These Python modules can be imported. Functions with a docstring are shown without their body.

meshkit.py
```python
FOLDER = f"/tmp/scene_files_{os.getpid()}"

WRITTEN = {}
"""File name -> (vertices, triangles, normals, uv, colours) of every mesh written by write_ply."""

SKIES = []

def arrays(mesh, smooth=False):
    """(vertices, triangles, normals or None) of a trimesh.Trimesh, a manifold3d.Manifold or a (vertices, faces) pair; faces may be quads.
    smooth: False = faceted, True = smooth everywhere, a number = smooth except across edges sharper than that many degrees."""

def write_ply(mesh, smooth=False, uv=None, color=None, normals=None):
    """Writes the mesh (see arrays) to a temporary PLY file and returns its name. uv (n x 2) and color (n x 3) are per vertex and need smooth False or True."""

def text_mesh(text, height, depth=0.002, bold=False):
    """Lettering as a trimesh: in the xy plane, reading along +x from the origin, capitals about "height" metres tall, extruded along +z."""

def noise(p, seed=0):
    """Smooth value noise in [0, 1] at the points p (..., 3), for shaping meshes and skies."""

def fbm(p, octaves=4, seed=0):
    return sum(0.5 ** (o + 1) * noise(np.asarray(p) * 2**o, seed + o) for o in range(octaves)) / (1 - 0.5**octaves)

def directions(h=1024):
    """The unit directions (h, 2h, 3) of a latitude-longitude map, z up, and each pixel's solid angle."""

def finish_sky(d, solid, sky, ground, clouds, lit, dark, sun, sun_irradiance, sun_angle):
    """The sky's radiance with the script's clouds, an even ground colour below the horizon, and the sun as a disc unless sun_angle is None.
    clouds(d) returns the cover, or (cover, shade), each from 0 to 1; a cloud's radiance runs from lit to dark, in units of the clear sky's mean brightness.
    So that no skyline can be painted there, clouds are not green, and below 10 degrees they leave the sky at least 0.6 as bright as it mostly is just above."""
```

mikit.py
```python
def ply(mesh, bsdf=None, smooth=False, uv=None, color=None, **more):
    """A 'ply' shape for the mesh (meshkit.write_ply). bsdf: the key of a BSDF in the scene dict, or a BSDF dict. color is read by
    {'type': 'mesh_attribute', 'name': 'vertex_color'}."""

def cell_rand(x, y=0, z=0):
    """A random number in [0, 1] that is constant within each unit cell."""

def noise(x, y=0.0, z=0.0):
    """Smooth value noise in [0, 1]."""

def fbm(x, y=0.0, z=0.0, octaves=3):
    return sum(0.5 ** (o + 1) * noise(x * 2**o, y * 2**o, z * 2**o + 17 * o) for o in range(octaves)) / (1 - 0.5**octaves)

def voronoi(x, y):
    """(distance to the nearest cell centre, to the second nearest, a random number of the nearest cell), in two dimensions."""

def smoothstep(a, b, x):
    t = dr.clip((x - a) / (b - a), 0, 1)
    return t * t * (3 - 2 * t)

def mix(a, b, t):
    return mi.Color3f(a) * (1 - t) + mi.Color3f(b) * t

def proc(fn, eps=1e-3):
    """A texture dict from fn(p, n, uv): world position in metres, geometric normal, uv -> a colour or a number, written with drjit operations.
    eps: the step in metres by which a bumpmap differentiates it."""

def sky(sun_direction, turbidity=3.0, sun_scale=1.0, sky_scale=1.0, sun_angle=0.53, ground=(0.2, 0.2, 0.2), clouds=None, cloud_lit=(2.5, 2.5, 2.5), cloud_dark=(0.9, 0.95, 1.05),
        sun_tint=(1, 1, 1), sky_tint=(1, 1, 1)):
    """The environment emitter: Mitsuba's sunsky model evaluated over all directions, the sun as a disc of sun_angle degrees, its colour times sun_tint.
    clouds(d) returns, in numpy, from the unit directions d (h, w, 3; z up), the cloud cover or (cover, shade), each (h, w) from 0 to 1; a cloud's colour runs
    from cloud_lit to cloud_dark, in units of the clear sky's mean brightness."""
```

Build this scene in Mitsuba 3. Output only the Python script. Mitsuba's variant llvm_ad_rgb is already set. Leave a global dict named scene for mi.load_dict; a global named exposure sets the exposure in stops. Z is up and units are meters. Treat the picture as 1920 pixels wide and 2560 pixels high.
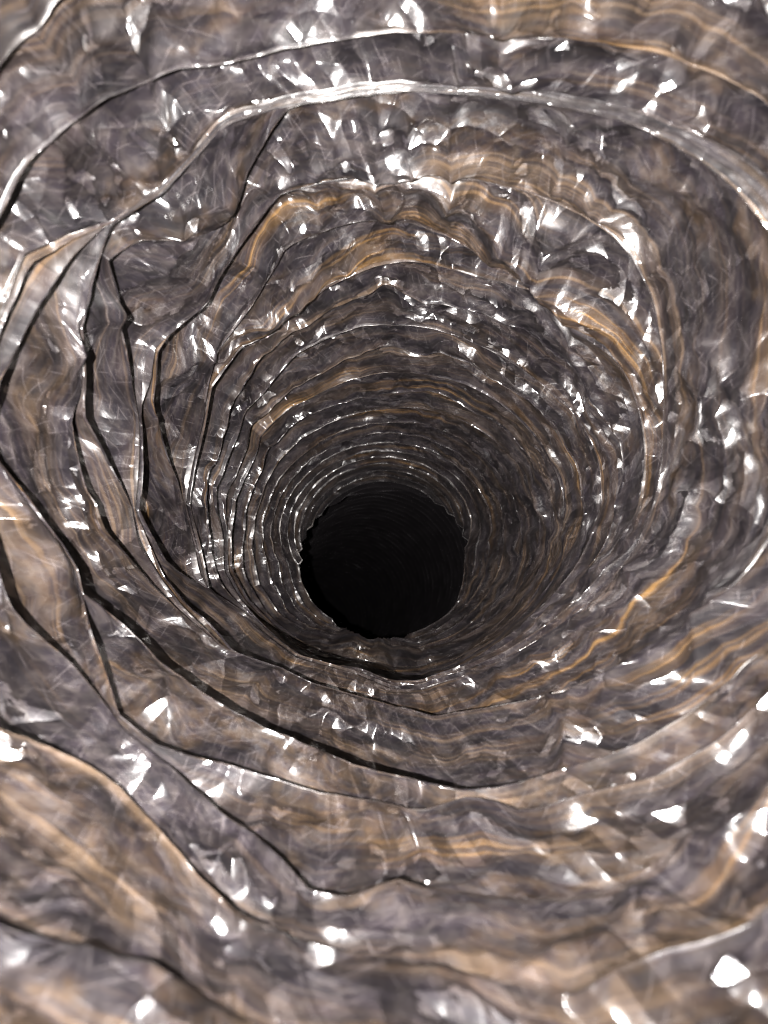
import math
import numpy as np
import drjit as dr
import mitsuba as mi
import meshkit
import mikit
from mikit import fbm, noise, cell_rand, smoothstep, mix
from scipy.ndimage import gaussian_filter1d
from scipy.spatial import cKDTree

T = mi.ScalarTransform4f
scene, labels = {}, {}
R = 0.075                       # radius of the duct's inner folds, metres

# ---------------------------------------------------------------- camera, lamp, exposure
PITCH = 210.0 / 1775.0          # the duct runs slightly downhill from the camera
scene['camera'] = {
    'type': 'thinlens', 'fov': 2 * math.degrees(math.atan(960 / 1775.0)), 'fov_axis': 'x',
    'to_world': T().look_at(origin=[0, 0, 0], target=[0, 1, 0], up=[0, 0, 1]),
    'near_clip': 0.002, 'far_clip': 10.0, 'aperture_radius': 0.00055, 'focus_distance': 0.30,
}
# the phone's flash next to the lens, the only light
scene['flash'] = {
    'type': 'spot', 'intensity': {'type': 'rgb', 'value': [2.50, 2.43, 2.38]},
    'cutoff_angle': 54.0, 'beam_width': 2.0,
    'to_world': T().look_at(origin=[-0.0135, -0.018, -0.001], target=[-0.0135, 1, 0.045], up=[0, 0, 1]),
}
exposure = 0.0

# ---------------------------------------------------------------- duct: centre line and frames (units of R until the end)
D = np.array([0, 1, -PITCH]); D /= np.linalg.norm(D)
EX = np.array([1.0, 0, 0]); EU = np.cross(EX, D)
P0 = 0.39 * EU


def centre_line():
    ds = 0.05
    s = np.arange(-2, 27, ds)
    pos, tang, ax, au = [], [], [], []
    p, d, x, u = P0 + D * s[0], D.copy(), EX.copy(), EU.copy()
    for si in s:
        pos.append(p.copy()); tang.append(d.copy()); ax.append(x.copy()); au.append(u.copy())
        k = 0.0
        if si > 8.3:
            k = 0.035
        w = -0.86 * x - 0.5 * u                      # bends to the left and down
        nd = d + w * k * ds; nd /= np.linalg.norm(nd)
        x = x - nd * (x @ nd); x /= np.linalg.norm(x)
        u = np.cross(x, nd)
        d = nd
        p = p + d * ds
    return s, np.array(pos), np.array(tang), np.array(ax), np.array(au)


CL = centre_line()


def world(s, th, r):
    S, pos, tang, ax, au = CL
    f = np.clip((s - S[0]) / (S[1] - S[0]), 0, len(S) - 1.001)
    i = f.astype(int); t = (f - i)[..., None]
    lerp = lambda a: a[i] * (1 - t) + a[i + 1] * t
    return (lerp(pos) + lerp(ax) * (r * np.cos(th))[..., None] + lerp(au) * (r * np.sin(th))[..., None]) * R


# fold crests of the near half: distance along the duct (in radii) at even angles round it
CRESTS = np.array(
[
 [1.171,1.178,1.183,1.188,1.192,1.195,1.198,1.2,1.202,1.203,1.204,1.205,1.205,1.206,1.207,1.208,1.209,1.211,1.212,1.214,1.216,1.218,1.221,1.224,1.227,1.231,1.236,1.24,1.245,1.25,1.256,1.261,1.266,1.271,1.276,1.28,1.284,1.287,1.29,1.293,1.294,1.296,1.299,1.302,1.305,1.307,1.308,1.308,1.307,1.304,1.298,1.291,1.282,1.272,1.261,1.264,1.265,1.265,1.269,1.282,1.286,1.288,1.29,1.299,1.307,1.313,1.317,1.319,1.32,1.323,1.333,1.341,1.347,1.351,1.353,1.353,1.351,1.348,1.342,1.335,1.325,1.319,1.316,1.311,1.304,1.295,1.284,1.271,1.256,1.239,1.221,1.2,1.177,1.153,1.127,1.099,1.08,1.072,1.061,1.049,1.034,1.018,0.999,1.011,1.027,1.041,1.056,1.077,1.095,1.111,1.124,1.135,1.12,1.103,1.083,1.069,1.053,1.035,1.014,0.991,0.965,0.96,0.954,0.944,0.933,0.919,0.902,0.896,0.896,0.895,0.892,0.89,0.889,0.898,0.911,0.922,0.932,0.941,0.95,0.96,0.97,0.981,0.992,1.004,1.015,1.027,1.038,1.05,1.061,1.072,1.083,1.093,1.103,1.113,1.122,1.132,1.14,1.149,1.157,1.164],
 [1.308,1.311,1.314,1.316,1.318,1.319,1.32,1.321,1.322,1.323,1.324,1.326,1.329,1.332,1.336,1.341,1.347,1.355,1.364,1.374,1.386,1.399,1.413,1.427,1.443,1.459,1.475,1.491,1.507,1.522,1.536,1.549,1.561,1.572,1.581,1.589,1.596,1.602,1.607,1.609,1.614,1.619,1.624,1.629,1.631,1.632,1.631,1.63,1.628,1.623,1.615,1.605,1.593,1.578,1.566,1.561,1.553,1.544,1.533,1.526,1.527,1.526,1.524,1.519,1.513,1.517,1.526,1.534,1.539,1.543,1.544,1.543,1.54,1.535,1.528,1.532,1.539,1.544,1.546,1.546,1.543,1.538,1.531,1.521,1.51,1.496,1.48,1.476,1.47,1.462,1.451,1.438,1.422,1.404,1.383,1.373,1.397,1.418,1.436,1.494,1.554,1.594,1.619,1.634,1.637,1.622,1.603,1.58,1.554,1.523,1.487,1.451,1.414,1.374,1.356,1.344,1.329,1.32,1.312,1.3,1.285,1.268,1.248,1.224,1.197,1.168,1.137,1.105,1.11,1.118,1.121,1.117,1.099,1.085,1.075,1.075,1.083,1.097,1.106,1.114,1.122,1.133,1.144,1.156,1.168,1.181,1.194,1.206,1.218,1.229,1.24,1.25,1.26,1.268,1.276,1.283,1.289,1.295,1.3,1.304],
 [1.414,1.414,1.415,1.417,1.418,1.42,1.423,1.426,1.43,1.435,1.441,1.448,1.456,1.466,1.476,1.488,1.501,1.515,1.53,1.546,1.562,1.579,1.596,1.613,1.63,1.647,1.663,1.679,1.693,1.707,1.72,1.732,1.743,1.752,1.761,1.768,1.775,1.78,1.785,1.79,1.794,1.798,1.801,1.804,1.805,1.805,1.802,1.802,1.803,1.801,1.798,1.794,1.804,1.828,1.849,1.867,1.884,1.898,1.905,1.899,1.891,1.881,1.868,1.838,1.806,1.772,1.744,1.714,1.681,1.684,1.69,1.695,1.697,1.697,1.695,1.69,1.695,1.702,1.707,1.709,1.708,1.715,1.722,1.727,1.729,1.728,1.734,1.741,1.745,1.747,1.748,1.757,1.786,1.83,1.87,1.904,1.92,1.928,1.931,1.926,1.917,1.904,1.909,1.913,1.913,1.909,1.896,1.877,1.855,1.828,1.805,1.784,1.759,1.72,1.676,1.614,1.542,1.537,1.529,1.549,1.566,1.561,1.551,1.538,1.516,1.49,1.46,1.429,1.402,1.376,1.351,1.347,1.351,1.355,1.366,1.375,1.383,1.393,1.402,1.408,1.413,1.418,1.422,1.425,1.427,1.428,1.428,1.427,1.425,1.423,1.421,1.419,1.417,1.416,1.415,1.414,1.413,1.413,1.413,1.413],
 [1.457,1.456,1.456,1.456,1.456,1.457,1.458,1.46,1.462,1.466,1.47,1.476,1.482,1.49,1.5,1.51,1.522,1.535,1.549,1.564,1.579,1.595,1.612,1.628,1.645,1.661,1.676,1.691,1.705,1.719,1.731,1.743,1.753,1.762,1.77,1.778,1.784,1.789,1.794,1.799,1.802,1.806,1.81,1.813,1.814,1.814,1.811,1.812,1.812,1.811,1.809,1.804,1.813,1.837,1.858,1.877,1.894,1.908,1.916,1.908,1.899,1.887,1.873,1.851,1.825,1.798,1.774,1.747,1.719,1.715,1.72,1.722,1.722,1.719,1.714,1.707,1.713,1.718,1.72,1.724,1.762,1.797,1.861,1.928,1.999,2.062,2.119,2.154,2.18,2.189,2.186,2.174,2.159,2.14,2.124,2.106,2.083,2.056,2.025,1.99,1.951,1.961,1.971,1.975,2.005,2.058,2.114,2.171,2.207,2.228,2.243,2.253,2.258,2.258,2.252,2.241,2.243,2.239,2.23,2.216,2.196,2.166,2.132,2.121,2.14,2.153,2.161,2.125,2.038,1.919,1.877,1.855,1.847,1.82,1.784,1.739,1.693,1.657,1.638,1.612,1.589,1.568,1.55,1.534,1.521,1.51,1.5,1.492,1.485,1.48,1.475,1.471,1.468,1.466,1.463,1.462,1.46,1.459,1.458,1.457],
 [1.508,1.504,1.502,1.499,1.497,1.495,1.494,1.494,1.495,1.496,1.499,1.502,1.507,1.514,1.521,1.531,1.541,1.553,1.565,1.579,1.594,1.609,1.624,1.64,1.656,1.671,1.686,1.701,1.715,1.728,1.74,1.751,1.761,1.771,1.779,1.786,1.792,1.797,1.802,1.806,1.809,1.813,1.817,1.819,1.82,1.82,1.817,1.818,1.818,1.817,1.815,1.81,1.818,1.842,1.863,1.882,1.899,1.913,1.92,1.913,1.903,1.891,1.877,1.868,1.858,1.846,1.841,1.84,1.837,1.831,1.824,1.823,1.818,1.812,1.803,1.792,1.778,1.774,1.769,1.761,1.777,1.812,1.888,1.963,2.026,2.09,2.15,2.185,2.214,2.207,2.192,2.276,2.341,2.398,2.445,2.483,2.516,2.543,2.587,2.624,2.656,2.683,2.71,2.73,2.75,2.774,2.79,2.801,2.804,2.808,2.808,2.802,2.788,2.768,2.743,2.718,2.686,2.647,2.619,2.591,2.556,2.519,2.475,2.425,2.369,2.306,2.237,2.19,2.172,2.147,2.117,2.101,2.081,2.054,2.023,1.988,1.951,1.913,1.877,1.844,1.812,1.781,1.751,1.722,1.696,1.671,1.648,1.628,1.609,1.593,1.579,1.566,1.556,1.546,1.538,1.531,1.525,1.52,1.515,1.511],
 [1.637,1.623,1.611,1.6,1.59,1.581,1.573,1.566,1.56,1.556,1.553,1.552,1.552,1.554,1.557,1.562,1.569,1.577,1.586,1.597,1.609,1.622,1.635,1.649,1.663,1.678,1.692,1.705,1.719,1.732,1.744,1.755,1.765,1.775,1.783,1.79,1.796,1.802,1.808,1.813,1.817,1.823,1.828,1.833,1.834,1.833,1.829,1.824,1.822,1.821,1.819,1.814,1.822,1.846,1.867,1.886,1.903,1.917,1.924,1.917,1.907,1.895,1.881,1.902,1.927,1.951,1.971,1.999,2.022,2.039,2.076,2.131,2.169,2.2,2.209,2.198,2.202,2.236,2.27,2.303,2.336,2.368,2.446,2.476,2.514,2.605,2.691,2.767,2.838,2.905,2.983,3.054,3.118,3.188,3.26,3.325,3.382,3.431,3.52,3.656,3.783,3.9,4.006,4.103,4.179,4.226,4.263,4.29,4.306,4.321,4.361,4.391,4.41,4.418,4.414,4.4,4.376,4.34,4.293,4.236,4.168,4.09,4.001,3.905,3.799,3.682,3.556,3.518,3.496,3.46,3.41,3.349,3.279,3.202,3.12,3.034,2.947,2.861,2.777,2.695,2.613,2.532,2.453,2.375,2.3,2.228,2.16,2.095,2.035,1.979,1.928,1.882,1.84,1.802,1.769,1.739,1.713,1.69,1.67,1.653],
 [1.641,1.627,1.615,1.604,1.594,1.585,1.577,1.57,1.564,1.56,1.557,1.556,1.556,1.558,1.561,1.566,1.573,1.581,1.59,1.601,1.613,1.626,1.639,1.653,1.667,1.682,1.696,1.709,1.723,1.736,1.748,1.759,1.769,1.779,1.787,1.794,1.8,1.806,1.812,1.817,1.821,1.827,1.832,1.837,1.838,1.837,1.833,1.828,1.826,1.825,1.823,1.818,1.826,1.85,1.871,1.89,1.907,1.921,1.928,1.921,1.911,1.899,1.885,1.906,1.933,1.959,1.983,2.014,2.04,2.062,2.112,2.161,2.2,2.23,2.251,2.284,2.392,2.478,2.565,2.649,2.736,2.798,2.81,2.829,2.847,2.878,2.935,2.987,3.035,3.091,3.141,3.184,3.234,3.299,3.348,3.392,3.432,3.465,3.54,3.66,3.787,3.904,4.01,4.107,4.183,4.23,4.267,4.294,4.31,4.325,4.365,4.395,4.414,4.422,4.418,4.404,4.38,4.344,4.297,4.24,4.172,4.094,4.005,3.909,3.803,3.686,3.56,3.522,3.5,3.464,3.414,3.353,3.283,3.206,3.124,3.038,2.951,2.865,2.781,2.699,2.617,2.536,2.457,2.379,2.304,2.232,2.164,2.099,2.039,1.983,1.932,1.886,1.844,1.806,1.773,1.743,1.717,1.694,1.674,1.657],
 [1.645,1.631,1.619,1.608,1.598,1.589,1.581,1.574,1.568,1.564,1.561,1.56,1.56,1.562,1.565,1.57,1.577,1.585,1.594,1.605,1.617,1.63,1.643,1.657,1.671,1.686,1.7,1.713,1.727,1.74,1.752,1.763,1.773,1.783,1.791,1.798,1.804,1.81,1.816,1.821,1.825,1.831,1.836,1.841,1.842,1.841,1.837,1.847,1.89,1.936,1.99,2.05,2.131,2.209,2.235,2.238,2.228,2.214,2.19,2.141,2.089,2.035,2.01,1.998,1.983,2.111,2.209,2.263,2.38,2.459,2.528,2.608,2.684,2.734,2.774,2.8,2.822,2.836,2.844,2.847,2.842,2.832,2.872,2.921,2.963,3.003,3.037,3.066,3.095,3.159,3.216,3.267,3.354,3.458,3.525,3.566,3.596,3.594,3.598,3.664,3.791,3.908,4.014,4.111,4.187,4.234,4.271,4.298,4.314,4.329,4.369,4.399,4.418,4.426,4.422,4.408,4.384,4.348,4.301,4.244,4.176,4.098,4.009,3.913,3.807,3.69,3.564,3.526,3.504,3.468,3.418,3.357,3.287,3.21,3.128,3.042,2.955,2.869,2.785,2.703,2.621,2.54,2.461,2.383,2.308,2.236,2.168,2.103,2.043,1.987,1.936,1.89,1.848,1.81,1.777,1.747,1.721,1.698,1.678,1.661],
 [2.573,2.545,2.519,2.492,2.464,2.436,2.406,2.375,2.342,2.309,2.275,2.242,2.21,2.18,2.152,2.128,2.108,2.091,2.079,2.072,2.068,2.068,2.072,2.078,2.086,2.095,2.105,2.116,2.127,2.137,2.147,2.156,2.164,2.171,2.178,2.184,2.189,2.194,2.199,2.204,2.208,2.213,2.216,2.219,2.219,2.216,2.22,2.222,2.221,2.224,2.26,2.304,2.345,2.383,2.422,2.462,2.498,2.531,2.578,2.623,2.628,2.618,2.606,2.592,2.58,2.564,2.551,2.599,2.644,2.67,2.678,2.682,2.719,2.773,2.813,2.843,2.868,2.884,2.894,2.896,2.887,2.873,2.94,3.007,3.07,3.127,3.179,3.325,3.537,3.736,3.897,4.046,4.184,4.313,4.418,4.495,4.561,4.623,4.691,4.748,4.795,4.83,4.855,4.869,4.906,5.023,5.126,5.217,5.295,5.359,5.41,5.447,5.471,5.482,5.479,5.446,5.372,5.283,5.182,5.068,4.942,4.803,4.74,4.71,4.668,4.614,4.561,4.581,4.588,4.577,4.552,4.515,4.468,4.414,4.356,4.296,4.239,4.173,4.102,4.033,3.96,3.882,3.8,3.715,3.627,3.537,3.446,3.355,3.266,3.179,3.096,3.018,2.945,2.878,2.817,2.763,2.716,2.673,2.636,2.603],
 [2.577,2.549,2.523,2.496,2.468,2.44,2.41,2.379,2.346,2.313,2.279,2.246,2.214,2.184,2.156,2.132,2.112,2.095,2.083,2.076,2.072,2.072,2.076,2.082,2.09,2.099,2.109,2.12,2.131,2.141,2.151,2.16,2.168,2.175,2.182,2.188,2.193,2.198,2.203,2.208,2.212,2.217,2.22,2.223,2.223,2.22,2.224,2.226,2.225,2.228,2.264,2.308,2.349,2.387,2.426,2.466,2.502,2.535,2.582,2.627,2.632,2.622,2.61,2.596,2.589,2.585,2.591,2.649,2.699,2.738,2.772,2.837,2.963,3.061,3.166,3.273,3.374,3.438,3.495,3.549,3.597,3.638,3.673,3.702,3.724,3.733,3.735,3.737,3.763,3.782,3.929,4.083,4.227,4.356,4.457,4.531,4.592,4.646,4.703,4.752,4.799,4.834,4.859,4.873,4.91,5.027,5.13,5.221,5.299,5.363,5.414,5.451,5.475,5.486,5.483,5.45,5.376,5.287,5.186,5.072,4.946,4.807,4.744,4.714,4.672,4.618,4.565,4.585,4.592,4.581,4.556,4.519,4.472,4.418,4.36,4.3,4.243,4.177,4.106,4.037,3.964,3.886,3.804,3.719,3.631,3.541,3.45,3.359,3.27,3.183,3.1,3.022,2.949,2.882,2.821,2.767,2.72,2.677,2.64,2.607],
 [2.741,2.713,2.689,2.668,2.649,2.632,2.617,2.603,2.592,2.583,2.576,2.572,2.57,2.572,2.576,2.583,2.592,2.603,2.616,2.628,2.641,2.653,2.663,2.67,2.675,2.676,2.674,2.669,2.66,2.648,2.634,2.617,2.6,2.582,2.564,2.548,2.532,2.519,2.509,2.501,2.496,2.495,2.498,2.504,2.513,2.524,2.534,2.545,2.557,2.565,2.581,2.654,2.706,2.754,2.82,2.872,2.908,2.938,2.964,2.983,2.997,3.007,3.064,3.13,3.192,3.25,3.308,3.362,3.411,3.448,3.475,3.498,3.516,3.529,3.537,3.544,3.547,3.545,3.538,3.592,3.643,3.687,3.724,3.753,3.775,3.791,3.8,3.802,3.797,3.786,3.933,4.087,4.258,4.419,4.538,4.635,4.721,4.799,4.871,4.932,4.982,5.021,5.048,5.064,5.133,5.252,5.357,5.449,5.528,5.592,5.642,5.679,5.701,5.71,5.704,5.671,5.603,5.522,5.428,5.32,5.198,5.064,4.992,4.961,4.916,4.86,4.79,4.801,4.816,4.811,4.791,4.758,4.714,4.662,4.605,4.543,4.487,4.423,4.353,4.284,4.211,4.133,4.051,3.965,3.876,3.784,3.691,3.597,3.504,3.413,3.324,3.24,3.16,3.086,3.018,2.956,2.901,2.853,2.81,2.773],
 [2.745,2.717,2.693,2.672,2.653,2.636,2.621,2.607,2.596,2.587,2.58,2.576,2.574,2.576,2.58,2.587,2.596,2.607,2.62,2.632,2.645,2.657,2.667,2.674,2.69,2.717,2.74,2.762,2.783,2.805,2.822,2.818,2.815,2.813,2.813,2.814,2.818,2.825,2.834,2.847,2.862,2.879,2.899,2.921,2.944,2.967,2.993,3.021,3.05,3.078,3.105,3.131,3.158,3.183,3.205,3.224,3.219,3.198,3.173,3.187,3.209,3.227,3.241,3.251,3.257,3.314,3.371,3.425,3.473,3.506,3.534,3.557,3.575,3.589,3.597,3.608,3.612,3.612,3.62,3.678,3.73,3.775,3.81,3.836,3.854,3.866,3.872,3.868,3.857,3.84,3.965,4.153,4.329,4.488,4.598,4.686,4.762,4.827,4.885,4.936,4.986,5.025,5.052,5.068,5.137,5.256,5.361,5.453,5.532,5.596,5.646,5.683,5.705,5.714,5.708,5.675,5.607,5.526,5.432,5.324,5.202,5.068,4.996,4.965,4.92,4.864,4.794,4.805,4.82,4.815,4.795,4.762,4.718,4.666,4.609,4.547,4.491,4.427,4.357,4.288,4.215,4.137,4.055,3.969,3.88,3.788,3.695,3.601,3.508,3.417,3.328,3.244,3.164,3.09,3.022,2.96,2.905,2.857,2.814,2.777],
 [3.292,3.262,3.237,3.218,3.205,3.198,3.195,3.197,3.202,3.212,3.225,3.24,3.258,3.278,3.299,3.32,3.341,3.362,3.382,3.401,3.418,3.433,3.446,3.458,3.467,3.476,3.483,3.488,3.493,3.497,3.501,3.504,3.507,3.51,3.512,3.515,3.518,3.521,3.525,3.529,3.534,3.539,3.546,3.554,3.563,3.573,3.582,3.594,3.607,3.619,3.628,3.639,3.652,3.681,3.721,3.762,3.8,3.833,3.861,3.883,3.884,3.88,3.872,3.897,3.96,4.018,4.055,4.075,4.091,4.106,4.118,4.125,4.126,4.11,4.087,4.116,4.167,4.219,4.284,4.341,4.391,4.414,4.413,4.404,4.388,4.366,4.336,4.377,4.434,4.482,4.522,4.554,4.635,4.707,4.768,4.819,4.871,4.917,4.953,4.978,4.993,5.029,5.07,5.113,5.144,5.26,5.365,5.457,5.536,5.6,5.663,5.762,5.847,5.917,5.972,5.95,5.887,5.809,5.717,5.61,5.49,5.356,5.273,5.24,5.193,5.133,5.06,5.04,5.066,5.073,5.062,5.039,5.005,4.965,4.92,4.875,4.84,4.796,4.745,4.696,4.643,4.586,4.525,4.459,4.39,4.317,4.241,4.162,4.081,4.,3.918,3.837,3.758,3.682,3.61,3.542,3.48,3.423,3.373,3.33],
 [3.928,3.91,3.897,3.889,3.887,3.889,3.894,3.902,3.912,3.923,3.935,3.948,3.961,3.974,3.986,3.999,4.011,4.024,4.036,4.049,4.063,4.076,4.091,4.106,4.122,4.137,4.154,4.169,4.185,4.2,4.214,4.228,4.24,4.252,4.263,4.273,4.284,4.294,4.304,4.315,4.327,4.339,4.351,4.364,4.377,4.391,4.407,4.423,4.438,4.451,4.46,4.466,4.473,4.476,4.472,4.462,4.445,4.449,4.45,4.445,4.436,4.435,4.435,4.434,4.509,4.578,4.631,4.65,4.662,4.668,4.669,4.665,4.656,4.64,4.622,4.645,4.661,4.671,4.673,4.668,4.657,4.659,4.652,4.639,4.618,4.59,4.615,4.674,4.724,4.766,4.798,4.852,4.937,5.012,5.077,5.13,5.173,5.243,5.304,5.354,5.391,5.417,5.466,5.546,5.612,5.666,5.705,5.798,5.933,6.052,6.156,6.245,6.317,6.373,6.408,6.385,6.345,6.29,6.219,6.133,6.031,5.914,5.821,5.784,5.733,5.666,5.586,5.495,5.515,5.526,5.518,5.495,5.46,5.416,5.368,5.318,5.278,5.232,5.181,5.132,5.08,5.025,4.968,4.908,4.846,4.782,4.715,4.647,4.578,4.508,4.439,4.37,4.303,4.238,4.178,4.121,4.07,4.025,3.986,3.954],
 [4.556,4.532,4.514,4.502,4.495,4.493,4.497,4.505,4.517,4.533,4.551,4.572,4.595,4.62,4.645,4.67,4.696,4.721,4.746,4.769,4.792,4.814,4.834,4.854,4.874,4.893,4.911,4.93,4.95,4.969,4.989,5.01,5.031,5.051,5.072,5.093,5.113,5.132,5.15,5.166,5.182,5.196,5.208,5.22,5.229,5.238,5.248,5.257,5.265,5.271,5.272,5.269,5.275,5.281,5.283,5.278,5.267,5.249,5.249,5.262,5.268,5.267,5.26,5.255,5.279,5.297,5.307,5.311,5.308,5.337,5.362,5.379,5.389,5.392,5.387,5.395,5.413,5.423,5.425,5.419,5.405,5.382,5.383,5.408,5.424,5.431,5.428,5.417,5.417,5.471,5.513,5.545,5.567,5.578,5.578,5.607,5.7,5.78,5.847,5.902,5.943,6.032,6.153,6.258,6.348,6.422,6.481,6.57,6.691,6.795,6.881,6.951,7.003,7.037,7.054,7.07,7.067,7.047,7.009,6.954,6.881,6.791,6.694,6.667,6.624,6.564,6.487,6.394,6.292,6.2,6.195,6.17,6.132,6.083,6.028,5.971,5.917,5.875,5.823,5.77,5.715,5.658,5.6,5.539,5.476,5.412,5.346,5.278,5.21,5.141,5.073,5.006,4.941,4.878,4.818,4.762,4.71,4.663,4.622,4.586]]
)


def ring_noise(th, f, seed, z=0.0):
    return meshkit.fbm(np.stack([np.cos(th) * f + 31, np.sin(th) * f + 17, np.full_like(th, z + seed * 3.7)], -1), 3, seed) - 0.5


rng = np.random.default_rng(7)


def crests(th):
    """All crest rings at the angles th: behind the camera, measured, then the far regular ones."""
    n = CRESTS.shape[1]
    g = np.arange(n + 1) / n * 2 * math.pi
    near = np.array([np.interp(th % (2 * math.pi), g, np.r_[c, c[0]]) for c in CRESTS])
    for k in range(len(near)):
        near[k] += 0.016 * ring_noise(th, 8, k) + 0.008 * ring_noise(th, 22, 40 + k)
    e2, f, g, h = near[-4:]                       # finer folds between the last measured ones
    mids = [0.5 * (p + q) + 0.12 * (q - p) * 4 * ring_noise(th, 5, 500 + j) for j, (p, q) in enumerate(((e2, f), (f, g), (g, h)))]
    near = list(near[:-4]) + [e2, mids[0], f, mids[1], g, mids[2], h]
    first = near[0]
    back = [first * (1 - q) + (-1.4) * q for q in (1.0, 0.82, 0.64, 0.46, 0.3, 0.14)]
    rows = back + list(near)
    last = near[-1].copy()
    flat = 5.6
    k = 0
    while flat < 23:
        pitch = 0.31
        flat += pitch
        aim = flat + (0.20 if flat < 6 else 0.08) * ring_noise(th, 2.2, 100 + k) + (0.12 if flat < 6 else 0.04) * ring_noise(th, 7, 200 + k) + (0.05 if flat < 6 else 0.005) * ring_noise(th, 24, 240 + k)
        last = last + np.maximum(0.11, pitch + 0.3 * (aim - last - pitch) + 0.25 * pitch * ring_noise(th, 3, 60 + k))
        rows.append(last.copy())
        k += 1
    out = [rows[0]]
    for r in rows[1:]:
        out.append(np.maximum(r, out[-1] + 0.004))
    out = np.array(out)
    # the floor of the near half bulges inwards and towards the mouth as far as the lip
    low = np.clip((-np.sin(th - 0.25) - 0.15) / 0.55, 0, 1)
    low = low * low * (3 - 2 * low)
    rad, dth = np.ones_like(out), np.zeros_like(out)
    for k in range(N_BACK, N_BACK + N_NEAR - 4):
        s = out[k].copy()
        s2 = np.where(s > 1.6, 1.6 + (s - 1.6) * 0.50, s)
        q = 1 + (s2 / s - 1) * low
        x, y = np.cos(th) * q, -0.39 + (np.sin(th) + 0.39) * q
        out[k] = s * q
        rad[k] = np.hypot(x, y)
        dth[k] = (np.arctan2(y, x) - th + math.pi) % (2 * math.pi) - math.pi
    # a squeezed place further in, and the rest behind it, widened to make it darker
    for k in range(N_BACK + N_NEAR - 1, len(out)):
        s = out[k]
        neck = 0.21 * (1 - 0.72 * np.clip(1.3 * np.sin(th - 0.1), 0, 1) ** 0.7)
        s0 = 7.0 + 2.0 * np.clip(np.sin(th - 0.1), 0, 1)
        wide = np.clip((s - s0) / 0.9, 0, 1)
        rad[k] = np.where(s < s0, 1 - neck * np.clip((s - s0 + 1.8) / 1.8, 0, 1) ** 1.3, (1 - neck) * (1 - wide) + 1.25 * wide)
    return out, rad, dth


N_BACK, N_NEAR = 6, len(CRESTS) + 3

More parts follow.
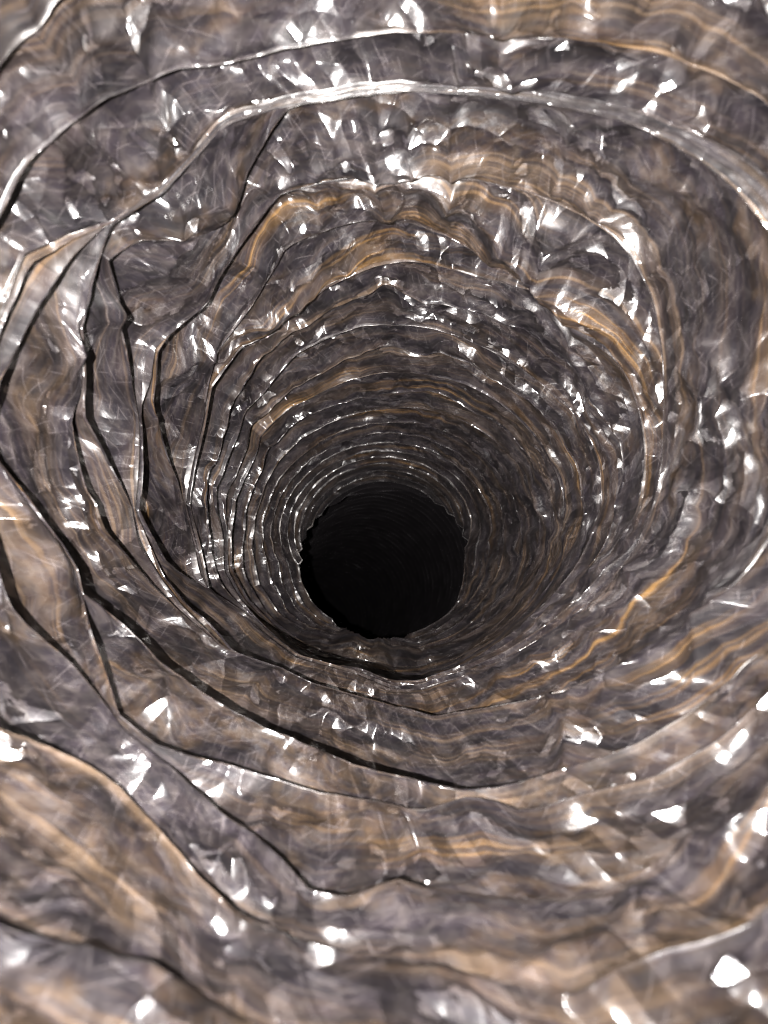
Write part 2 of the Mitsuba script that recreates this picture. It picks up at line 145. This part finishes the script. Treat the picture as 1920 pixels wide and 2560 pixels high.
KT = np.array([0, .02, .05, .10, .17, .24, .40, .60, .80, .90, .955, .975, .988, 1.0])
KH = np.array([0, .22, .52, .82, .97, 1.0, .93, .75, .52, .38, .28, .25, .15, 0.0])
from scipy.interpolate import PchipInterpolator
PROFILE = PchipInterpolator(KT, KH)                               # with a rolled, beaded edge
KT2 = np.array([0, .02, .05, .10, .17, .24, .40, .60, .80, .90, .96, 1.0])
KH2 = np.array([0, .22, .52, .82, .97, 1.0, .93, .74, .44, .24, .10, 0.0])
PLAIN = PchipInterpolator(KT2, KH2)                               # with a plain sharp edge
SEAM = 0.24


class Crumple:
    """A faceted, crumpled sheet: the upper envelope of randomly tilted patches round scattered points."""

    def __init__(self, cell, slope, seed, stretch=1.0, smin=-1.6, smax=9.0):
        r = np.random.default_rng(seed)
        n = int((smax - smin) * 2 * math.pi / cell ** 2)
        self.st = stretch
        a = r.uniform(0, 2 * math.pi, n); s = r.uniform(smin, smax, n)
        self.c = np.stack([a, s], 1)
        self.c = np.vstack([self.c, self.c + [2 * math.pi, 0], self.c - [2 * math.pi, 0]])
        g = np.clip(r.normal(0, slope, (n, 2)), -1.5 * slope, 1.5 * slope); self.g = np.tile(g, (3, 1))
        self.cell = cell
        keep = (self.c[:, 0] > -1) & (self.c[:, 0] < 2 * math.pi + 1)
        self.c, self.g = self.c[keep], self.g[keep]
        self.tree = cKDTree(self.c * [1 / stretch, stretch])
        self.slope = slope

    def __call__(self, th, s):
        q = np.stack([th.ravel() % (2 * math.pi), s.ravel()], 1) * [1 / self.st, self.st]
        d, i = self.tree.query(q, k=12, workers=-1)
        dd = q[:, None, :] - self.tree.data[i]
        h = (self.g[i] * dd).sum(-1) - 1.5 * self.slope / self.cell * d ** 2
        return h.max(1).reshape(th.shape)


BIG = Crumple(0.36, 0.30, 3, 1.1)
MID = Crumple(0.12, 0.36, 4, 0.62)
RIB = Crumple(0.15, 0.26, 6, 2.0)
FINE = Crumple(0.042, 0.30, 5, 0.85)


def wrinkles(TH, s):
    """Long sharp creases that run slantwise over the folds, here and there (inwards, in radii)."""
    wv = np.stack([np.cos(TH) * 1.5 + 3, np.sin(TH) * 1.5 + 5, s * 1.5], -1)
    warp = meshkit.fbm(wv, 3, 11) - 0.5
    out = 0
    for j, (nu, fv, w, a) in enumerate(((7, 2.1, .10, .050), (-11, 1.3, .09, .040), (5, -2.6, .10, .045), (17, 1.0, .11, .022), (-23, 3.4, .12, .018), (31, -2.0, .14, .012))):
        x = nu * TH / (2 * math.pi) + fv * s + 1.1 * warp + 0.31 * j
        y = np.abs(x - np.floor(x) - 0.5)
        gate = np.clip((meshkit.fbm(wv * 1.3 + 7.7 * j, 2, 50 + j) - 0.50) / 0.16, 0, 1)
        out = out + a * gate * np.exp(-(y / w) ** 1.2)
    return out


def build_grid(th, crest, k0, k1, rows_of):
    """The film between crests k0 and k1 as a grid; returns points, s, interval number and t of each row."""
    S, RR, V, TT, row_k, row_t = [], [], [], [], [], []
    c, rad, dth = crest
    for k in range(k0, k1):
        gap = c[k + 1] - c[k]
        n = rows_of(gap)
        t = np.linspace(0, 1, n, endpoint=False)
        t = np.interp(t, [0, .26, .68, 1], [0, .15, .94, 1])
        left = 0.5 + 0.5 * np.cos(th - 3.3)                     # strong folds on the left, flatter ones elsewhere
        top = (0.045 + 0.11 * left ** 3) * np.clip(c[k] / 2.6, .4, 1) ** 1.2 * (1 - 0.2 * np.clip(-np.sin(th - .2), 0, 1)) * np.clip(1 + 2.6 * ring_noise(th, 2.6, 300 + k), .25, 1.8)
        if k < N_BACK + N_NEAR - 1:
            h = np.minimum(0.55 * gap, top + 0.07 * np.clip(-np.sin(th), 0, 1) * np.clip((gap - .15) / .4, 0, 1) * np.clip((c[k] - 1.3) / .8, 0, 1))
        else:
            h = np.minimum(0.42 * gap, np.clip(0.06 + 0.05 * left + 0.14 * ring_noise(th, 6, 300 + k), .02, .15) * np.where(c[k] > 7.2, .5, 1))
        t2 = t[:, None]
        bead = np.clip(0.30 + 3.4 * ring_noise(th, 4.5, 700 + k) + 0.25 * np.cos(th - 1.0), 0, 1)
        bead = bead * np.clip(gap / .22, 0, 1)
        prof = PROFILE(t)[:, None] * bead + PLAIN(t)[:, None] * (1 - bead)
        wob = 0.05 * ring_noise(th, 7, 400 + k) + 0.035 * ring_noise(th, 18, 430 + k)
        under = np.exp(-((t2 - 0.09) / 0.06) ** 2)
        s = c[k] + gap * t2 - 0.35 * h * under * np.clip(gap / .3, 0, 1)
        lump = (1 - t2) * (ring_noise(th, 7, 400 + k) + .5 * ring_noise(th, 18, 430 + k)) + t2 * (ring_noise(th, 7, 401 + k) + .5 * ring_noise(th, 18, 431 + k))
        ease = np.clip(t2 / 0.45, 0, 1)
        ease = ease * ease * (3 - 2 * ease) if k >= N_BACK + N_NEAR - 5 else t2
        r = rad[k] + (rad[k + 1] - rad[k]) * ease + h * prof + 0.010 * lump * np.minimum(1, gap / .3)
        TT.append(th + dth[k] + (dth[k + 1] - dth[k]) * t2)
        # length along the film, measured back from the next crest: the fibres run along it
        step = np.hypot(np.diff(s, axis=0, append=c[k + 1][None]), np.diff(r, axis=0, append=rad[k + 1][None]))
        arc = np.cumsum(step[::-1], 0)[::-1]
        V.append((k + 2) * 1.37 - gaussian_filter1d(arc, len(th) * 0.035, axis=1, mode='wrap'))
        S.append(s); RR.append(r)
        row_k += [k] * n; row_t += list(t)
    S, RR, V = np.vstack(S), np.vstack(RR), np.vstack(V)
    TH = np.vstack(TT)
    return S, RR, V, TH, np.array(row_k), np.array(row_t)


def grid_mesh(S, RR, TH):
    P = world(S, TH, RR)
    a = np.roll(P, -1, 1) - np.roll(P, 1, 1)
    b = np.gradient(P, axis=0)
    n = np.cross(b, a)
    n /= np.linalg.norm(n, axis=-1, keepdims=True) + 1e-12
    out = np.stack([np.cos(TH), 0 * TH, 0 * TH], -1)
    return P, n


def emit(key, P, Nn, S, V, th, r0, r1, bsdf):
    """Rows r0..r1 of the grid as one mesh, closed round the duct."""
    P, Nn, S, V = P[r0:r1 + 1], Nn[r0:r1 + 1], S[r0:r1 + 1], V[r0:r1 + 1]
    close = lambda a: np.concatenate([a, a[:, :1]], 1)
    P, Nn, S, V = close(P), close(Nn), close(S), close(V)
    u = np.broadcast_to(np.r_[th, th[0] + 2 * math.pi], S.shape)
    m, n = S.shape
    idx = np.arange(m * n).reshape(m, n)
    a, b, c_, d_ = idx[:-1, :-1].ravel(), idx[:-1, 1:].ravel(), idx[1:, 1:].ravel(), idx[1:, :-1].ravel()
    f = np.vstack([np.stack([a, b, c_], 1), np.stack([a, c_, d_], 1)])
    v = P.reshape(-1, 3)
    fn = np.cross(v[f[:500, 1]] - v[f[:500, 0]], v[f[:500, 2]] - v[f[:500, 0]])
    nn = Nn.reshape(-1, 3)
    if (fn * nn[f[:500, 0]]).sum() < 0:
        f = f[:, ::-1]
    path = meshkit.write_ply((v, f), False, uv=np.stack([u.ravel(), V.ravel()], 1), normals=nn)
    scene[key] = {'type': 'ply', 'filename': path, 'face_normals': False, 'bsdf': {'type': 'ref', 'id': bsdf}}


# ---------------------------------------------------------------- material: smoky film over brown fibre
def around(u, v, fu, fv, seed, octaves=1):
    """Noise that closes on itself round the duct: fu, fv cells per radius round and along it."""
    x, y, z = dr.cos(u) * fu + 7.3 * seed, dr.sin(u) * fu + 3.1 * seed, v * fv + 5.7 * seed
    return noise(x, y, z) if octaves == 1 else fbm(x, y, z, octaves)


def streaks(u, v):
    """How much pale fibre shows through: runs round the duct, in bundles."""
    w = v + 0.004 * (around(u, v, 2.6, 1.7, 2, 2) - 0.5)
    a = smoothstep(0.55, 0.76, around(u, w, 2.0, 84.0, 1))
    b = smoothstep(0.58, 0.84, around(u, w, 3.4, 190.0, 3))
    c = smoothstep(0.30, 0.75, around(u, w, 1.3, 17.0, 5))
    patch = smoothstep(0.38, 0.66, around(u, v, 2.3, 6.0, 8, 3) + 0.03 * smoothstep(-0.3, -0.9, dr.sin(u)))
    return (0.75 * a + 0.55 * b) * (0.1 + 0.9 * c) * (0.12 + 0.88 * patch) + 0.28 * c * patch


def hairs(u, v, seed, freq, width):
    """Sparse pale scratches and creases in the film."""
    total = mi.Float(0)
    warp = fbm(u * 4.1 + seed, v * 4.1, seed, 2)
    for j, ang in enumerate((0.35, 1.25, 2.3)):
        ca, sa = math.cos(ang + seed), math.sin(ang + seed)
        x = (u * ca + v * sa) * freq + (0.5 + 0.2 * j) * warp
        y = (v * ca - u * sa) * freq * 0.45
        row = dr.floor(x)
        yy = y + cell_rand(row, j, 5) * 3
        on = cell_rand(row, dr.floor(yy), j + 9)
        f = yy - dr.floor(yy)
        line = 1 - smoothstep(0.0, width, dr.abs(x - row - 0.5))
        total += line * smoothstep(0.5, 1.0, on) * smoothstep(0, .35, f) * smoothstep(1, .65, f)
    return dr.minimum(total, 1) * smoothstep(0, .05, u) * smoothstep(2 * math.pi, 2 * math.pi - .05, u)


def web(u, v):
    """A mottled pale web, as crumpled film shows where it has been creased."""
    a = 1 - dr.abs(2 * around(u, v, 13, 15, 4, 2) - 1)
    b = 1 - dr.abs(2 * around(u, v, 31, 29, 9, 2) - 1)
    return 0.6 * smoothstep(0.80, 1.0, a) + 0.55 * smoothstep(0.82, 1.0, b)


def film_colour(p, n, uv):
    u, v = uv.x, uv.y
    st = streaks(u, v)
    grain = smoothstep(0.25, 0.75, around(u, v, 9, 16, 3, 4))
    dark = mix((0.0043, 0.0035, 0.0048), (0.0120, 0.0094, 0.0118), grain)
    tan = mix((0.092, 0.061, 0.038), (0.190, 0.102, 0.030), smoothstep(0.50, 0.70, around(u, v, 1.4, 2.7, 6, 3)))
    c = mix(dark, tan, dr.minimum(st, 1) * 0.56)
    c = mix(c, (0.075, 0.063, 0.055), dr.clip(web(u, v) * (0.25 + 0.75 * grain), 0, 1) * 0.28)
    hz = 0.5 * hairs(u, v, 0.0, 15.0, 0.035) + 0.6 * hairs(u, v, 1.1, 37.0, 0.07)
    c = mix(c, (0.22, 0.19, 0.19), dr.clip(hz, 0, 1) * 0.30)
    # ochre dust lying on the film, thickest on the floor near the mouth
    dz = around(u, v, 4.2, 4.8, 10, 4) + 0.06 * smoothstep(-0.2, -0.8, dr.sin(u))
    dust = smoothstep(0.56, 0.66, dz) * smoothstep(0.40, 0.12, p.y) * (0.15 + 0.85 * smoothstep(.3, .7, around(u, v, 40, 40, 2, 3)))
    return mix(c, (0.080, 0.046, 0.016), dust * 0.18)


def film_rough(p, n, uv):
    return dr.clip(0.15 + 0.34 * (around(uv.x, uv.y, 7, 7, 1, 3) - 0.3), 0.13, 0.42) + 0.25 * smoothstep(0.45, 0.70, p.y)      # duller with dust further in


# waves round the duct (a whole number), waves per radius along it, slope
CRINKLES = [(13, 0.3, 0.50), (-19, 1.25, 0.42), (9, 4.2, 0.34), (64, 2.4, 0.27), (-95, 9.0, 0.08)]


def film_bump(p, n, uv):
    """Creased facets: folded waves in several directions, strong in some places and calm in others (height in duct radii)."""
    u, v = uv.x, uv.y
    wx, wy = around(u, v, 2.7, 2.9, 1, 3) - 0.5, around(u, v, 2.9, 2.5, 6, 3) - 0.5
    h = mi.Float(0)
    for j, (nu, fv, a) in enumerate(CRINKLES):
        fu = nu / (2 * math.pi)
        f = math.hypot(fu, fv)
        x = (u + 0.20 * wx) * fu + (v + 0.20 * wy) * fv + 0.37 * j
        gate = smoothstep(0.38, 0.62, around(u, v, 1.6 + .13 * f, 1.6 + .13 * f, 2 + 1.7 * j, 2))
        y = x - dr.floor(x) - 0.5
        h += a * (0.30 + 0.95 * gate) / f * 2 * dr.sqrt(y * y + 0.0007)
    h *= 1 - 0.5 * smoothstep(0.22, 0.36, p.y)                 # the film is tauter further in
    return h + 0.0022 * around(u, v, 60, 60, 11, 2)


COLOUR, ROUGH = mikit.proc(film_colour), mikit.proc(film_rough)
scene['film'] = {'type': 'twosided', 'bsdf': {
    'type': 'blendbsdf', 'weight': 0.6,
    'a': {'type': 'blendbsdf', 'weight': 0.075,
          'a': {'type': 'principled', 'base_color': COLOUR, 'roughness': 0.5, 'specular': 0.2},
          'b': {'type': 'principled', 'base_color': {'type': 'rgb', 'value': [0.83, 0.80, 0.77]}, 'metallic': 1.0, 'roughness': 0.36}},
    'b': {'type': 'bumpmap', 'scale': R, 'tex': mikit.proc(film_bump, 2e-4), 'bsdf': {
        'type': 'blendbsdf', 'weight': 0.13,
        'a': {'type': 'principled', 'base_color': COLOUR, 'roughness': ROUGH, 'specular': 0.9, 'clearcoat': 1.0, 'clearcoat_gloss': 0.95},
        'b': {'type': 'principled', 'base_color': {'type': 'rgb', 'value': [0.82, 0.80, 0.78]}, 'metallic': 1.0, 'roughness': ROUGH}}}}}

# black for the far pleats: the deep shade is put into their colour
scene['shade_black'] = {'type': 'twosided', 'bsdf': {'type': 'principled', 'base_color': {'type': 'rgb', 'value': [0.012, 0.0105, 0.0115]}, 'roughness': 0.32, 'specular': 0.5}}

# ---------------------------------------------------------------- the duct: one part per pleat
labels['flexible_duct'] = {'label': 'inside of a flexible air duct of crumpled glossy smoky plastic film in ring folds', 'category': 'duct'}
NTH = 1000
th = np.arange(NTH) / NTH * 2 * math.pi
C = crests(th)
K_FAR = N_BACK + N_NEAR - 1
S, RR, V, TH, rk, rt = build_grid(th, C, 0, K_FAR + 1, lambda g: int(np.clip(g.max() / 0.0105, 26, 120)))
amp = np.clip((C[0][rk + 1] - C[0][rk]) / 0.25, 0.1, 1)
gaps = np.clip((C[0][1:] - C[0][:-1]) / 0.25, 0.05, 1)
ring_amp = np.vstack([gaps[:1], np.minimum(gaps[:-1], gaps[1:]), gaps[-1:]])      # calm where folds lie on each other
edge = np.clip(np.minimum(rt, 1 - rt) / 0.12, 0, 1)[:, None]
at_ring = 0.12 * ((1 - rt[:, None]) * ring_amp[rk] + rt[:, None] * ring_amp[rk + 1])
thick = edge * amp + (1 - edge) * at_ring
floor = np.clip(-np.sin(TH) * 1.4, 0, 1)
thick = (1 - 0.4 * floor) * thick * np.clip(2.2 / np.maximum(S, .1), 0.3, 1) ** 1.0
wo = ring_noise(th, 3, 900)
calm = np.clip(0.35 + 2.9 * (meshkit.fbm(np.stack([np.cos(TH) * 1.7 + 9, np.sin(TH) * 1.7 + 9, S * 1.2], -1), 2, 77) - 0.32), 0.15, 1.2)
RR = RR - 0.45 * np.clip((3.0 - S) / 1.4, 0, 1) * (0.3 + 0.7 * edge) * amp * wrinkles(TH, S)
RR = RR + thick * (0.46 * BIG(TH, S) + calm * (0.40 * MID(TH, S) + 0.22 * FINE(TH, S)))
P, Nn = grid_mesh(S, RR, TH)


def seam_row(k):
    rows = np.nonzero(rk == k)[0]
    return rows[np.argmin(np.abs(rt[rows] - SEAM))]


number = 0


def pleat_key():
    global number
    key = 'flexible_duct__pleat' + (f'_{number:03d}' if number else '')
    number += 1
    return key


prev = 0
for k in range(0, K_FAR + 1):
    r = seam_row(k)
    emit(pleat_key(), P, Nn, S, V, th, prev, r, 'film')
    prev = r

# far pleats, coarser
FTH = 640
pick = np.arange(FTH) / FTH * 2 * math.pi
CF = crests(pick)
S2, RR2, V2, TH2, rk, rt = build_grid(pick, CF, K_FAR, len(CF[0]) - 1, lambda g: 20)
rr_noise = meshkit.fbm(np.stack([np.cos(TH2) * 9, np.sin(TH2) * 9, S2 * 7], -1), 3, 5) - 0.5
RR2 = RR2 + 0.028 * np.clip((6.6 - S2) / 0.8, 0.15, 1) * rr_noise + 0.13 * np.where(S2 < 8.9, MID(TH2, S2) * np.clip((6.6 - S2) / 1.2, 0.1, 1), 0)
P2, N2 = grid_mesh(S2, RR2, TH2)
prev = seam_row(K_FAR)
ribs = 0
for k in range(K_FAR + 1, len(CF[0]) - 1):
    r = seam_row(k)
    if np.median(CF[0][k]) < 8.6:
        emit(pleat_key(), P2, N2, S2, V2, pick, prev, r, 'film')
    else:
        key = 'flexible_duct__shade_pleat' + (f'_{ribs:03d}' if ribs else '')
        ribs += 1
        labels[key] = {'label': 'far pleat of the duct, coloured black in place of deep shade'}
        emit(key, P2, N2, S2, V2, pick, prev, r, 'shade_black')
    prev = r
